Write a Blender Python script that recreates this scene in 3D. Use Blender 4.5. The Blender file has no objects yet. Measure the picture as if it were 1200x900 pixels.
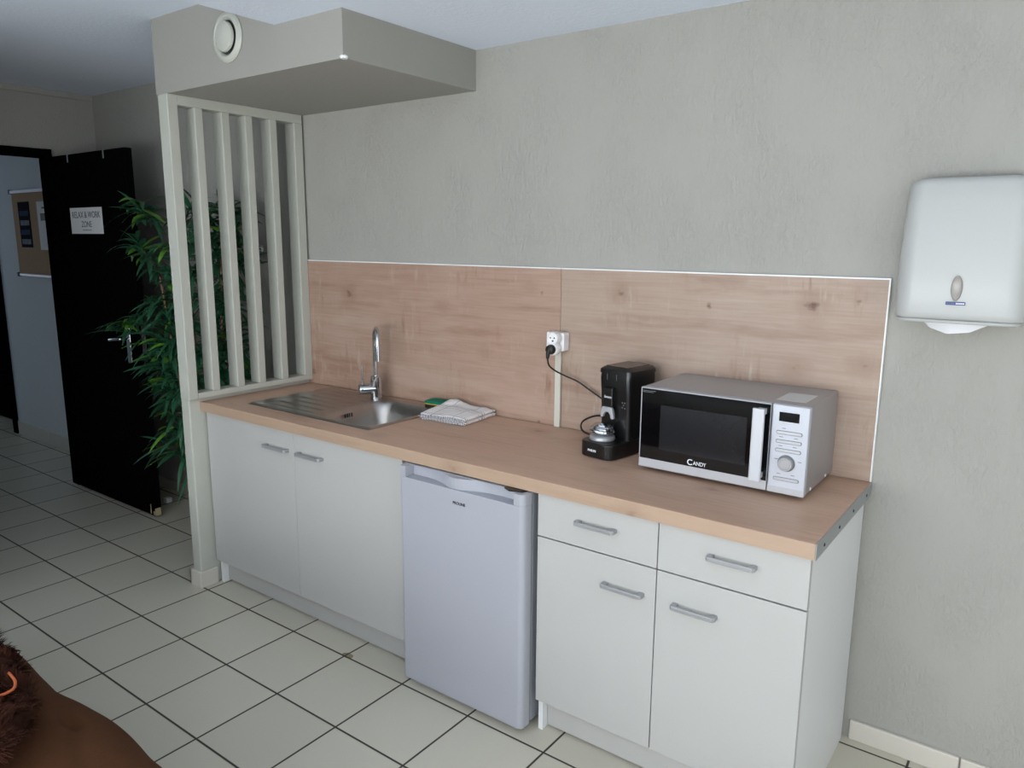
import bpy, bmesh, math, random
from mathutils import Vector, Matrix, noise
random.seed(11)
PI = math.pi
SC = bpy.context.scene
C = SC.collection

# ------------------------------------------------------------------ materials
def lin(v):
    v /= 255.0
    return v/12.92 if v <= .04045 else ((v+.055)/1.055)**2.4
def S(r, g, b): return (lin(r), lin(g), lin(b), 1.0)

class NT:
    def __init__(s, name):
        s.m = bpy.data.materials.new(name); s.m.use_nodes = True
        s.t = s.m.node_tree; s.n = s.t.nodes; s.b = s.n['Principled BSDF']
    def node(s, typ, **kw):
        n = s.n.new(typ)
        for k, v in kw.items(): setattr(n, k, v)
        return n
    def put(s, sock, v):
        if isinstance(v, bpy.types.NodeSocket): s.t.links.new(v, sock)
        else: sock.default_value = v
    def math(s, op, a, b=None, c=None, clamp=False):
        n = s.node('ShaderNodeMath', operation=op, use_clamp=clamp)
        s.put(n.inputs[0], a)
        if b is not None: s.put(n.inputs[1], b)
        if c is not None: s.put(n.inputs[2], c)
        return n.outputs[0]
    def mix(s, f, a, b, blend='MIX'):
        n = s.node('ShaderNodeMix', data_type='RGBA', blend_type=blend)
        s.put(n.inputs[0], f); s.put(n.inputs[6], a); s.put(n.inputs[7], b)
        return n.outputs[2]
    def coord(s, scale=(1, 1, 1), loc=(0, 0, 0), which='Object'):
        c = s.node('ShaderNodeTexCoord'); m = s.node('ShaderNodeMapping')
        s.t.links.new(c.outputs[which], m.inputs[0])
        m.inputs['Scale'].default_value = scale; m.inputs['Location'].default_value = loc
        return m.outputs[0]
    def noise(s, vec, scale, detail=4, rough=.55, dist=0.0):
        n = s.node('ShaderNodeTexNoise'); s.put(n.inputs['Vector'], vec)
        n.inputs['Scale'].default_value = scale; n.inputs['Detail'].default_value = detail
        n.inputs['Roughness'].default_value = rough; n.inputs['Distortion'].default_value = dist
        return n.outputs[0]
    def ramp(s, f, stops):
        n = s.node('ShaderNodeValToRGB'); s.put(n.inputs[0], f)
        e = n.color_ramp.elements
        while len(e) < len(stops): e.new(.5)
        for i, (p, c) in enumerate(stops): e[i].position = p; e[i].color = c
        return n.outputs[0]
    def bump(s, h, strength=.3, dist=.01):
        n = s.node('ShaderNodeBump'); s.put(n.inputs['Height'], h)
        n.inputs['Strength'].default_value = strength; n.inputs['Distance'].default_value = dist
        s.t.links.new(n.outputs[0], s.b.inputs['Normal'])
    def set(s, col=None, rough=None, metal=None, **kw):
        if col is not None: s.put(s.b.inputs['Base Color'], col)
        if rough is not None: s.put(s.b.inputs['Roughness'], rough)
        if metal is not None: s.put(s.b.inputs['Metallic'], metal)
        for k, v in kw.items(): s.put(s.b.inputs[k], v)
        return s.m

def plain(name, col, rough=.5, metal=0.0, mottled=.04, scale=9, bumpy=0.0, bscale=80, **kw):
    """plain colour with a slight procedural mottling"""
    t = NT(name)
    n = t.noise(t.coord(), scale, 3)
    d = tuple(c*(1-mottled*2) for c in col[:3]) + (1,)
    t.set(t.mix(n, d, tuple(min(1, c*(1+mottled)) for c in col[:3])+(1,)), rough, metal, **kw)
    if bumpy: t.bump(t.noise(t.coord(), bscale, 3), bumpy, .004)
    return t.m

def plaster(name, col, strength=.5, scale=55, dist=.006):
    t = NT(name)
    a = t.noise(t.coord((1, 1, .42)), scale, 5, .6, .4)
    b = t.noise(t.coord((1, 1, .5)), scale*.28, 3, .5)
    r = t.ramp(a, [(.42, (0, 0, 0, 1)), (.66, (1, 1, 1, 1))])
    pt_ = t.ramp(t.noise(t.coord((1, 1, .8)), scale*.045, 2, .5), [(.40, (.25, .25, .25, 1)), (.62, (1, 1, 1, 1))])
    h = t.math('MULTIPLY', t.math('MULTIPLY', r, t.math('ADD', b, .15)), pt_)
    big = t.noise(t.coord(), 1.3, 3)
    t.set(t.mix(big, tuple(c*.95 for c in col[:3])+(1,), col), .85)
    t.bump(h, strength, dist)
    return t.m

def wood(name, base, light, dark, knot, seed=(0, 0, 0), grain=1.0, marks=0.0):
    t = NT(name)
    a = t.noise(t.coord((.10, 1, 1), seed), 15, 7, .62, .35)
    f = t.noise(t.coord((.035, 1, 1), seed), 120, 4, .62, .05)
    big = t.noise(t.coord((.55, 1.2, 1.2), seed), 3.2, 4, .55, .2)
    col = t.ramp(a, [(.30, dark), (.46, base), (.58, base), (.76, light)])
    col = t.mix(t.math('MULTIPLY', t.math('SUBTRACT', f, .40, clamp=True), 1.5*grain, clamp=True), col, dark)
    col = t.mix(t.math('MULTIPLY', t.math('SUBTRACT', big, .45, clamp=True), 2.2, clamp=True), col, light)
    br = t.noise(t.coord((.35, 1, 1), tuple(x+5 for x in seed)), 4.5, 4, .6, .2)
    col = t.mix(t.math('MULTIPLY', t.math('SUBTRACT', br, .55, clamp=True), 2.6, clamp=True), col, dark)
    # knots: sparse stretched cells with a ragged edge, each with a soft halo
    vo = t.node('ShaderNodeTexVoronoi'); t.put(vo.inputs['Vector'], t.coord((.75, 1, 1), seed)); vo.inputs['Scale'].default_value = 6.4
    wob = t.math('MULTIPLY', t.math('SUBTRACT', t.noise(t.coord((.6, 1, 1), seed), 55, 4), .5), .22)
    d = t.math('ADD', vo.outputs['Distance'], wob)
    sep = t.node('ShaderNodeSeparateColor'); t.put(sep.inputs[0], vo.outputs['Color'])
    keep = t.math('GREATER_THAN', sep.outputs[0], .42)
    halo = t.math('MULTIPLY', t.math('MULTIPLY', t.math('SUBTRACT', .34, d, clamp=True), 2.6, clamp=True), keep)
    col = t.mix(halo, col, dark)
    kf = t.math('MULTIPLY', t.math('MULTIPLY', t.math('SUBTRACT', .120, d, clamp=True), 11, clamp=True), keep)
    col = t.mix(kf, col, knot)
    if marks:
        v2 = t.node('ShaderNodeTexVoronoi'); t.put(v2.inputs['Vector'], t.coord((.9, 1, .7), tuple(x+4 for x in seed))); v2.inputs['Scale'].default_value = 11
        s2 = t.node('ShaderNodeSeparateColor'); t.put(s2.inputs[0], v2.outputs['Color'])
        k2 = t.math('MULTIPLY', t.math('MULTIPLY', t.math('SUBTRACT', .105, t.math('ADD', v2.outputs['Distance'], wob), clamp=True), 12, clamp=True), t.math('GREATER_THAN', s2.outputs[1], .62))
        col = t.mix(k2, col, knot)
        # short upright checks and ray flecks across the grain
        v1 = t.noise(t.coord((1, .2, .16), tuple(x+2 for x in seed)), 46, 3, .6)
        g1 = t.noise(t.coord((1, 1, 1), tuple(x+9 for x in seed)), 5.0, 3, .5)
        mk = t.math('MULTIPLY', t.math('MULTIPLY', t.math('SUBTRACT', v1, .57, clamp=True), 8, clamp=True), t.math('MULTIPLY', t.math('SUBTRACT', g1, .50, clamp=True), 5, clamp=True))
        col = t.mix(t.math('MULTIPLY', mk, marks), col, dark)
        mk2 = t.math('MULTIPLY', t.math('MULTIPLY', t.math('SUBTRACT', .43, v1, clamp=True), 8, clamp=True), t.math('MULTIPLY', t.math('SUBTRACT', g1, .48, clamp=True), 5, clamp=True))
        col = t.mix(t.math('MULTIPLY', mk2, marks), col, light)
    t.set(col, t.math('ADD', .42, t.math('MULTIPLY', a, .12)))
    t.bump(f, .08, .001)
    return t.m

def tiles(name, col, grout, T, ox, oy, wx=.0045, wy=.0045):
    t = NT(name)
    c = t.node('ShaderNodeTexCoord'); sp = t.node('ShaderNodeSeparateXYZ'); t.put(sp.inputs[0], c.outputs['Object'])
    def line(o, off, w):
        u = t.math('DIVIDE', t.math('SUBTRACT', o, off), T)
        fr = t.math('ABSOLUTE', t.math('SUBTRACT', t.math('FRACT', t.math('ADD', u, 100.5)), .5))
        return t.math('FLOOR', t.math('ADD', u, 100.0)), t.math('SUBTRACT', 1.0, t.math('SMOOTH_MIN', 1.0, t.math('DIVIDE', fr, w/T), .3), clamp=True)
    ix, gx = line(sp.outputs[0], ox, wx); iy, gy = line(sp.outputs[1], oy, wy)
    g = t.math('MULTIPLY', t.math('MAXIMUM', gx, gy), 2.2, clamp=True)
    cb = t.node('ShaderNodeCombineXYZ'); t.put(cb.inputs[0], ix); t.put(cb.inputs[1], iy)
    wn = t.node('ShaderNodeTexWhiteNoise', noise_dimensions='2D'); t.put(wn.inputs['Vector'], cb.outputs[0])
    lo = tuple(x*.93 for x in col[:3])+(1,)
    tc = t.mix(wn.outputs['Value'], lo, col)
    tc = t.mix(t.math('MULTIPLY', t.noise(t.coord(), 3.0, 5), .35), tc, tuple(x*.86 for x in col[:3])+(1,))
    ex = t.math('DIVIDE', t.math('SUBTRACT', sp.outputs[0], .972), .030); ey = t.math('DIVIDE', t.math('SUBTRACT', sp.outputs[1], -.640), .017)
    rad = t.math('ADD', t.math('ADD', t.math('MULTIPLY', ex, ex), t.math('MULTIPLY', ey, ey)), t.math('MULTIPLY', t.noise(t.coord(), 90, 3), .9))
    chip = t.math('LESS_THAN', rad, 1.25)
    tc = t.mix(chip, tc, S(128, 116, 84))
    t.set(t.mix(g, tc, grout), t.math('ADD', .33, t.math('MULTIPLY', g, .5)))
    t.bump(t.math('SUBTRACT', 1.0, g), .5, .002)
    return t.m

M = {}
M['wall'] = plaster('warm_grey_roughcast', S(166, 165, 158), .55, 95, .006)
M['wall_white'] = plaster('white_roughcast', S(214, 220, 226), .25, 105, .004)
M['soffit'] = plaster('smooth_grey_plaster', S(156, 155, 148), .12, 40)
M['ceiling'] = plaster('white_ceiling_plaster', S(232, 241, 255), .35, 60)
M['floor'] = tiles('beige_floor_tiles', S(201, 196, 180), S(56, 52, 46), .302, .0602, -.9517)
M['skirt'] = plain('beige_skirting_tile', S(208, 203, 192), .4)
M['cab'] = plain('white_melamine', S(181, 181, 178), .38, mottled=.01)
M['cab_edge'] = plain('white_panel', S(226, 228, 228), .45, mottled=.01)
M['dark_gap'] = plain('dark_cavity', S(60, 60, 60), .8)
M['splash'] = wood('knotty_oak_splashback', S(172, 144, 127), S(181, 159, 142), S(147, 116, 98), S(92, 62, 46), (.3, .1, .7), 1.0, 1.0)
M['splash2'] = wood('knotty_oak_splashback_right', S(169, 147, 131), S(178, 161, 146), S(147, 120, 103), S(96, 66, 49), (3.3, 2.1, 1.7), 1.0, 1.0)
M['oak'] = wood('oak_worktop', S(200, 166, 143), S(208, 176, 153), S(176, 141, 119), S(160, 130, 110), (5.3, 1.1, 2.7), 1.3)
M['oak_edge'] = wood('oak_lit_edge', S(174, 149, 127), S(182, 157, 135), S(158, 133, 112), S(140, 114, 94), (7.3, 3.1, 2.7), .6)  # same oak as the slab; light on the front is put into this tone
M['edge_white'] = plain('white_edge_trim', S(236, 238, 238), .4)
M['alu'] = plain('brushed_aluminium', S(176, 180, 182), .38, .75, bscale=200)
M['handle'] = plain('satin_nickel_handle', S(166, 168, 170), .4, .45)
M['steel'] = plain('stainless_steel', S(176, 172, 168), .30, 1.0, mottled=.06, scale=30)
M['chrome'] = plain('polished_chrome', S(205, 208, 212), .08, 1.0)
M['screen_paint'] = plain('cream_white_gloss_paint', S(188, 190, 180), .42, bumpy=.06, bscale=30)
M['fridge'] = plain('white_fridge_enamel', S(167, 169, 177), .36, mottled=.01)
M['fridge_grey'] = plain('grey_fridge_side', S(150, 154, 160), .5)
M['black'] = plain('black_plastic', S(16, 16, 17), .28, mottled=.02)
M['black_matt'] = plain('black_rubber', S(14, 14, 14), .5)
M['lid'] = plain('dark_brown_black_lid', S(40, 30, 28), .25)
M['glass_black'] = plain('black_glass', S(8, 8, 10), .08, mottled=.0)
M['mw_window'] = plain('dark_mesh_window', S(30, 31, 34), .16, mottled=.02)
M['mw_silver'] = plain('silver_paint', S(184, 186, 190), .34, .35, mottled=.01)
M['mw_body'] = plain('grey_metal_casing', S(166, 166, 168), .36, .45, mottled=.02)
M['mw_handle'] = plain('white_silver_handle', S(196, 199, 204), .35, .1, mottled=.01)
M['mw_panel'] = plain('pale_silver_panel', S(192, 196, 204), .34, .1, mottled=.01)
M['ink'] = plain('grey_ink', S(110, 112, 116), .6)
M['ink_dark'] = plain('dark_ink', S(40, 42, 46), .6)
M['ink_white'] = plain('white_lettering', S(226, 228, 232), .4)
M['sticker'] = plain('grey_paper_sticker', S(206, 206, 204), .6)
M['white_plastic'] = plain('white_plastic', S(182, 184, 182), .32, mottled=.01)
M['socket'] = plain('white_socket_plastic', S(236, 236, 236), .35, mottled=.01)
M['trunk'] = plain('off_white_trunking', S(206, 205, 192), .5)
M['smoke'] = plain('grey_smoked_window', S(150, 146, 140), .2)
M['blue'] = plain('blue_label', S(58, 74, 132), .5)
M['paper'] = plain('white_paper', S(226, 228, 231), .8, bumpy=.1, bscale=40)
M['sponge_green'] = plain('green_scourer', S(8, 122, 96), .9, mottled=.12, scale=90, bumpy=.6, bscale=260)
M['sponge_dark'] = plain('dark_sponge', S(48, 34, 30), .95, mottled=.15, scale=120, bumpy=.5, bscale=200)
M['sponge_yellow'] = plain('yellow_edge', S(206, 190, 40), .9)
M['door'] = plain('black_satin_door_paint', S(10, 10, 12), .6, mottled=.03, bumpy=.05, bscale=25, **{'Specular IOR Level': 0.0})
M['frame_black'] = plain('black_door_frame', S(6, 6, 7), .55, **{'Specular IOR Level': 0.0})
M['chip'] = plain('bare_wood_chip', S(196, 182, 140), .7)
M['cork'] = plain('brown_cork', S(176, 144, 116), .9, mottled=.1, scale=160, bumpy=.3, bscale=200)
M['board_rail'] = plain('grey_violet_rail', S(188, 184, 200), .4, .3)
M['poster_dark'] = plain('navy_poster', S(20, 24, 34), .9, mottled=.2, scale=14, **{'Specular IOR Level': 0.05})
M['poster_photo'] = plain('pale_poster_photo', S(140, 150, 164), .9, mottled=.5, scale=22, **{'Specular IOR Level': 0.05})
M['poster_blue'] = plain('blue_poster_photo', S(60, 80, 112), .9, mottled=.4, scale=22, **{'Specular IOR Level': 0.05})
M['leaf'] = plain('dark_green_leaf', S(46, 98, 68), .42, mottled=.3, scale=7)
M['leaf_young'] = plain('yellow_green_leaf', S(96, 150, 48), .42, mottled=.2, scale=7)
M['cane'] = plain('tan_bamboo_cane', S(112, 94, 66), .6, mottled=.2, scale=30)
M['twig'] = plain('brown_green_twig', S(58, 58, 36), .7)
M['pot'] = plain('dark_grey_planter', S(62, 62, 64), .5)
M['soil'] = plain('dark_potting_soil', S(44, 34, 26), .95, bumpy=.8, bscale=60)
M['suede'] = plain('brown_suede', S(80, 51, 32), .95, mottled=.16, scale=6, bumpy=.25, bscale=90, **{'Specular IOR Level': .12})
M['fur'] = plain('dark_brown_fur', S(60, 32, 22), .9, mottled=.35, scale=14, **{'Specular IOR Level': .15})
M['piping'] = plain('orange_piping', S(176, 88, 48), .8)
M['foot'] = plain('dark_wood_foot', S(40, 28, 22), .5)
M['win_frame'] = plain('white_window_frame', S(235, 236, 236), .4)
def glassmat():
    t = NT('window_glass'); t.set(S(245, 250, 250), .02); t.b.inputs['Transmission Weight'].default_value = 1.0; t.b.inputs['IOR'].default_value = 1.05
    return t.m
M['glass'] = glassmat()

def towelmat():
    t = NT('checked_tea_towel')
    c = t.node('ShaderNodeUVMap'); sp = t.node('ShaderNodeSeparateXYZ'); t.put(sp.inputs[0], c.outputs[0])
    def ln(o, per, w, off=0.0):
        fr = t.math('FRACT', t.math('ADD', t.math('DIVIDE', o, per), off))
        return t.math('LESS_THAN', fr, w)
    a = ln(sp.outputs[1], .019, .13)
    gate = ln(sp.outputs[0], .006, .62)
    band = ln(sp.outputs[1], .105, .50, .2)
    dash = t.math('MULTIPLY', t.math('MULTIPLY', a, gate), band)
    b = ln(sp.outputs[0], .105, .018, .3)
    b2 = ln(sp.outputs[1], .11, .022, .9)
    col = t.mix(t.math('MAXIMUM', t.math('MAXIMUM', dash, b), b2), S(238, 236, 236), S(84, 90, 102))
    t.set(col, .95); t.bump(t.noise(t.coord(), 420, 2), .4, .001)
    return t.m
M['towel'] = towelmat()

# ------------------------------------------------------------------ mesh helpers
def nb(): return bmesh.new()
def box(bm, x0, x1, y0, y1, z0, z1):
    v = [bm.verts.new(p) for p in ((x0,y0,z0),(x1,y0,z0),(x1,y1,z0),(x0,y1,z0),(x0,y0,z1),(x1,y0,z1),(x1,y1,z1),(x0,y1,z1))]
    for f in ((0,3,2,1),(4,5,6,7),(0,1,5,4),(1,2,6,5),(2,3,7,6),(3,0,4,7)): bm.faces.new([v[i] for i in f])
    return v
def BX(*a):
    bm = nb(); box(bm, *a); return bm
def grid_solid(xs, ys, zs, solid):
    """block made of cells; only the outer faces, shared vertices"""
    bm = nb(); V = {}
    def vt(i, j, k):
        if (i, j, k) not in V: V[i, j, k] = bm.verts.new((xs[i], ys[j], zs[k]))
        return V[i, j, k]
    nx, ny, nz = len(xs)-1, len(ys)-1, len(zs)-1
    s = lambda i, j, k: 0 <= i < nx and 0 <= j < ny and 0 <= k < nz and solid(i, j, k)
    for i in range(nx):
        for j in range(ny):
            for k in range(nz):
                if not s(i, j, k): continue
                if not s(i-1,j,k): bm.faces.new([vt(i,j,k), vt(i,j,k+1), vt(i,j+1,k+1), vt(i,j+1,k)])
                if not s(i+1,j,k): bm.faces.new([vt(i+1,j,k), vt(i+1,j+1,k), vt(i+1,j+1,k+1), vt(i+1,j,k+1)])
                if not s(i,j-1,k): bm.faces.new([vt(i,j,k), vt(i+1,j,k), vt(i+1,j,k+1), vt(i,j,k+1)])
                if not s(i,j+1,k): bm.faces.new([vt(i,j+1,k), vt(i,j+1,k+1), vt(i+1,j+1,k+1), vt(i+1,j+1,k)])
                if not s(i,j,k-1): bm.faces.new([vt(i,j,k), vt(i,j+1,k), vt(i+1,j+1,k), vt(i+1,j,k)])
                if not s(i,j,k+1): bm.faces.new([vt(i,j,k+1), vt(i+1,j,k+1), vt(i+1,j+1,k+1), vt(i,j+1,k+1)])
    return bm
def prism(bm, pts, a, b, axis='z'):
    """extrude a 2D outline along an axis (z: xy outline, y: xz outline, x: yz outline)"""
    def P(p, t): return {'z': (p[0], p[1], t), 'y': (p[0], t, p[1]), 'x': (t, p[0], p[1])}[axis]
    A = [bm.verts.new(P(p, a)) for p in pts]; B_ = [bm.verts.new(P(p, b)) for p in pts]
    n = len(pts)
    bm.faces.new(A); bm.faces.new(B_[::-1])
    for i in range(n): bm.faces.new([A[i], B_[i], B_[(i+1) % n], A[(i+1) % n]])
    return bm
def rrect(x0, x1, y0, y1, r, n=6):
    """rounded rectangle; r = one radius or (x0y0, x1y0, x1y1, x0y1)"""
    if not isinstance(r, (list, tuple)): r = (r,)*4
    out = []
    for (cx, cy, sx, sy, a0, rr) in ((x0,y0,1,1,PI,r[0]),(x1,y0,-1,1,1.5*PI,r[1]),(x1,y1,-1,-1,0,r[2]),(x0,y1,1,-1,.5*PI,r[3])):
        if rr <= 0: out.append((cx, cy)); continue
        for i in range(n+1):
            a = a0 + .5*PI*i/n
            out.append((cx+sx*rr+rr*math.cos(a), cy+sy*rr+rr*math.sin(a)))
    return out
def lathe(bm, prof, n=28, mat=None):
    """profile [(r, z)] around z"""
    rings = []
    for r, z in prof:
        if r < 1e-6: rings.append([bm.verts.new((0, 0, z))])
        else: rings.append([bm.verts.new((r*math.cos(2*PI*i/n), r*math.sin(2*PI*i/n), z)) for i in range(n)])
    new = [v for r in rings for v in r]
    for a, b in zip(rings, rings[1:]):
        for i in range(n):
            j = (i+1) % n
            if len(a) == 1 and len(b) == 1: continue
            if len(a) == 1: bm.faces.new([a[0], b[i], b[j]])
            elif len(b) == 1: bm.faces.new([a[i], b[0], a[j]])
            else: bm.faces.new([a[i], b[i], b[j], a[j]])
    if mat is not None: bmesh.ops.transform(bm, matrix=mat, verts=new)
    return bm
def spline(pts, k=8):
    P = [Vector(p) for p in pts]; out = []
    for i in range(len(P)-1):
        p0 = P[max(i-1, 0)]; p1 = P[i]; p2 = P[i+1]; p3 = P[min(i+2, len(P)-1)]
        for s in range(k):
            t = s/k
            out.append(.5*((2*p1)+(p2-p0)*t+(2*p0-5*p1+4*p2-p3)*t*t+(3*p1-p0-3*p2+p3)*t**3))
    out.append(P[-1]); return out
def tube(bm, pts, r, n=10):
    P = [Vector(p) for p in pts]; m = len(P)
    R = r if isinstance(r, (list, tuple)) else [r]*m
    rings = []; ref = None
    for i in range(m):
        d = (P[min(i+1, m-1)]-P[max(i-1, 0)]).normalized()
        if ref is None: ref = d.orthogonal().normalized()
        ref = (ref - d*ref.dot(d)).normalized(); b = d.cross(ref)
        rings.append([bm.verts.new(P[i]+R[i]*(math.cos(2*PI*k/n)*ref+math.sin(2*PI*k/n)*b)) for k in range(n)])
    for a, b in zip(rings, rings[1:]):
        for i in range(n): bm.faces.new([a[i], a[(i+1) % n], b[(i+1) % n], b[i]])
    bm.faces.new(rings[0][::-1]); bm.faces.new(rings[-1])
    return bm
def loft(bm, sections):
    """closed outlines of equal count -> skin with caps"""
    R = [[bm.verts.new(p) for p in s] for s in sections]
    n = len(R[0])
    for a, b in zip(R, R[1:]):
        for i in range(n): bm.faces.new([a[i], a[(i+1) % n], b[(i+1) % n], b[i]])
    bm.faces.new(R[0][::-1]); bm.faces.new(R[-1])
    return bm
def superell(bm, c, r, p=(4, 4), nu=48, nv=26, fn=None):
    """puffy cushion form"""
    def e(w, m): return math.copysign(abs(w)**m, w)
    rows = []
    for j in range(nv+1):
        v = -PI/2 + PI*j/nv; row = []
        for i in range(nu):
            u = 2*PI*i/nu
            q = Vector((r[0]*e(math.cos(v), 2/p[1])*e(math.cos(u), 2/p[0]), r[1]*e(math.cos(v), 2/p[1])*e(math.sin(u), 2/p[0]), r[2]*e(math.sin(v), 2/p[1])))
            if fn: q = fn(q)
            row.append(q+Vector(c))
        rows.append(row)
    V = []
    for j, row in enumerate(rows):
        if j in (0, nv): V.append([bm.verts.new(row[0])])
        else: V.append([bm.verts.new(q) for q in row])
    for a, b in zip(V, V[1:]):
        for i in range(nu):
            k = (i+1) % nu
            if len(a) == 1: bm.faces.new([a[0], b[k], b[i]])
            elif len(b) == 1: bm.faces.new([a[i], a[k], b[0]])
            else: bm.faces.new([a[i], a[k], b[k], b[i]])
    return bm

def rootof(p):
    while p.parent: p = p.parent
    return p
def obj(name, bm, mat, parent=None, bevel=0, seg=2, smooth=False, local=False, label=None):
    if parent is not None and not local:
        bmesh.ops.translate(bm, verts=bm.verts, vec=-Vector(rootof(parent).location))
    bmesh.ops.recalc_face_normals(bm, faces=bm.faces)
    me = bpy.data.meshes.new(name); bm.to_mesh(me); bm.free()
    for m in (mat if isinstance(mat, (list, tuple)) else [mat]): me.materials.append(M[m])
    o = bpy.data.objects.new(name, me); C.objects.link(o)
    if parent is not None: o.parent = parent
    if smooth:
        me.polygons.foreach_set('use_smooth', [True]*len(me.polygons))
        try: me.set_sharp_from_angle(angle=math.radians(42))
        except Exception: pass
    if bevel:
        b = o.modifiers.new('Bevel', 'BEVEL'); b.width = bevel; b.segments = seg; b.limit_method = 'ANGLE'; b.angle_limit = math.radians(40)
    if label: o['label'] = label
    return o
def thing(name, label, cat, loc=(0, 0, 0), rotz=0, group=None):
    o = bpy.data.objects.new(name, None); C.objects.link(o); o.empty_display_size = .05
    o.location = loc; o.rotation_euler = (0, 0, rotz)
    o['label'] = label; o['category'] = cat
    if group: o['group'] = group
    return o
def tag(o, label, cat, group=None, kind=None):
    o['label'] = label; o['category'] = cat
    if group: o['group'] = group
    if kind: o['kind'] = kind
    return o
def struct(name, bm, mat, parent=None, **kw):
    o = obj(name, bm, mat, parent, **kw)
    if parent is None: o['kind'] = 'structure'
    return o
def base_at(o, p):
    """move a one-mesh thing's origin to its base"""
    o.data.transform(Matrix.Translation(-Vector(p))); o.location = p
    return o
def lettering(name, text, size, loc, mat, parent, rot=(PI/2, 0, 0), ext=.0006, shear=0, sx=1.0, local=False, align='LEFT', bold=0.0):
    cu = bpy.data.curves.new(name, 'FONT'); cu.body = text; cu.size = size; cu.extrude = ext; cu.shear = shear; cu.align_x = align; cu.offset = bold
    t = bpy.data.objects.new(name, cu); C.objects.link(t)
    bpy.context.view_layer.update()
    dg = bpy.context.evaluated_depsgraph_get()
    me = bpy.data.meshes.new_from_object(t.evaluated_get(dg))
    bpy.data.objects.remove(t); bpy.data.curves.remove(cu)
    from mathutils import Euler
    me.transform(Matrix.Diagonal((sx, 1, 1, 1)))
    me.transform(Euler(rot).to_matrix().to_4x4())
    off = Vector(loc) if local else Vector(loc)-Vector(rootof(parent).location)
    me.transform(Matrix.Translation(off))
    me.materials.clear(); me.materials.append(M[mat])
    o = bpy.data.objects.new(name, me); C.objects.link(o); o.parent = parent
    return o

# ------------------------------------------------------------------ camera
cam = bpy.data.cameras.new('camera'); co = bpy.data.objects.new('camera', cam); C.objects.link(co)
rt = Vector((0.80299085, 0.5959525, 0.0068053)); up = Vector((-0.11669962, 0.14602401, 0.98237375)); fw = Vector((-0.58445436, 0.78963131, -0.18680337))
mw = Matrix.Identity(4)
for i in range(3): mw[i][0] = rt[i]; mw[i][1] = up[i]; mw[i][2] = -fw[i]
mw.translation = (3.0189, -2.3738, 1.5438)
co.matrix_world = mw
cam.sensor_width = 36; cam.lens = 36*885.91/1200; cam.clip_start = .02
SC.camera = co

# ------------------------------------------------------------------ the room
HX, HY = 4.7, -4.4          # right and front ends of the room
CZ, CZL = 2.253, 2.39       # lower ceiling on the right, higher on the left
STEP = .74
struct('floor', BX(-6.0, HX+.12, HY-.12, 1.6, -.1, 0), 'floor')
struct('wall_back', BX(-2.06, HX, 0, .12, 0, 2.6), 'wall')
struct('wall_left', grid_solid([-1.992, -1.95], [HY, -1.27, -.316, 0], [0, 2.035, 2.6], lambda i, j, k: not (j == 1 and k == 0)), 'wall')
struct('wall_front', grid_solid([-2.1, .2, 4.4, HX], [HY-.12, HY], [0, .15, 2.12, 2.6], lambda i, j, k: not (i == 1 and k == 1)), 'wall')
struct('wall_right', grid_solid([HX, HX+.12], [HY-.12, -3.7, -1.3, .12], [0, .1, 2.1, 2.6], lambda i, j, k: not (j == 1 and k == 1)), 'wall')
struct('wall_light_block', BX(-.36, -.26, HY, -1.82, 0, 2.6), 'wall')  # unseen wall added to keep window light off the door corner
struct('ceiling', grid_solid([-2.03, STEP, HX+.1], [HY-.12, .12], [CZ, CZL, 2.6], lambda i, j, k: not (i == 0 and k == 0)), 'ceiling')
# boxed-in soffit over the sink
so = struct('trim_1', grid_solid([-.035, STEP, 1.08], [-.66, 0], [2.105, CZ, CZL], lambda i, j, k: not (i == 1 and k == 1)), 'soffit')
bm = nb(); lathe(bm, [(0, -.004), (.012, -.003), (.014, .004), (.008, .010), (0, .011)], 10, Matrix.Translation((1.072, -.65, 2.108)))
obj('filler_patch', bm, 'edge_white', so, smooth=True, label='white blob of filler on the soffit corner')
# low wall under the slatted screen
lw = struct('wall_partition', BX(-.045, .018, -.65, 0, 0, .865), 'screen_paint', bevel=.006)
bm = nb(); box(bm, -.056, .018, -.662, -.65, 0, .075); box(bm, .018, .030, -.662, -.575, 0, .075); box(bm, -.056, -.045, -.662, 0, 0, .075)
struct('baseboard_partition', bm, 'skirt', bevel=.003)
# tile skirting along the walls
struct('baseboard_right', grid_solid([2.605, 2.905, 2.909, 3.209, 3.213, 3.513, 3.517, HX], [-.012, 0], [0, .066], lambda i, j, k: i % 2 == 0), 'skirt', bevel=.003)
struct('baseboard_back', BX(-1.94, -.06, -.010, 0, 0, .06), 'skirt', bevel=.003)
struct('baseboard_left', BX(-1.95, -1.94, -.28, -.01, 0, .06), 'skirt', bevel=.003)
struct('trim_2', BX(-1.95, -1.935, HY, -.002, 2.357, CZL), 'wall', bevel=.003)      # cornice strip
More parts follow.
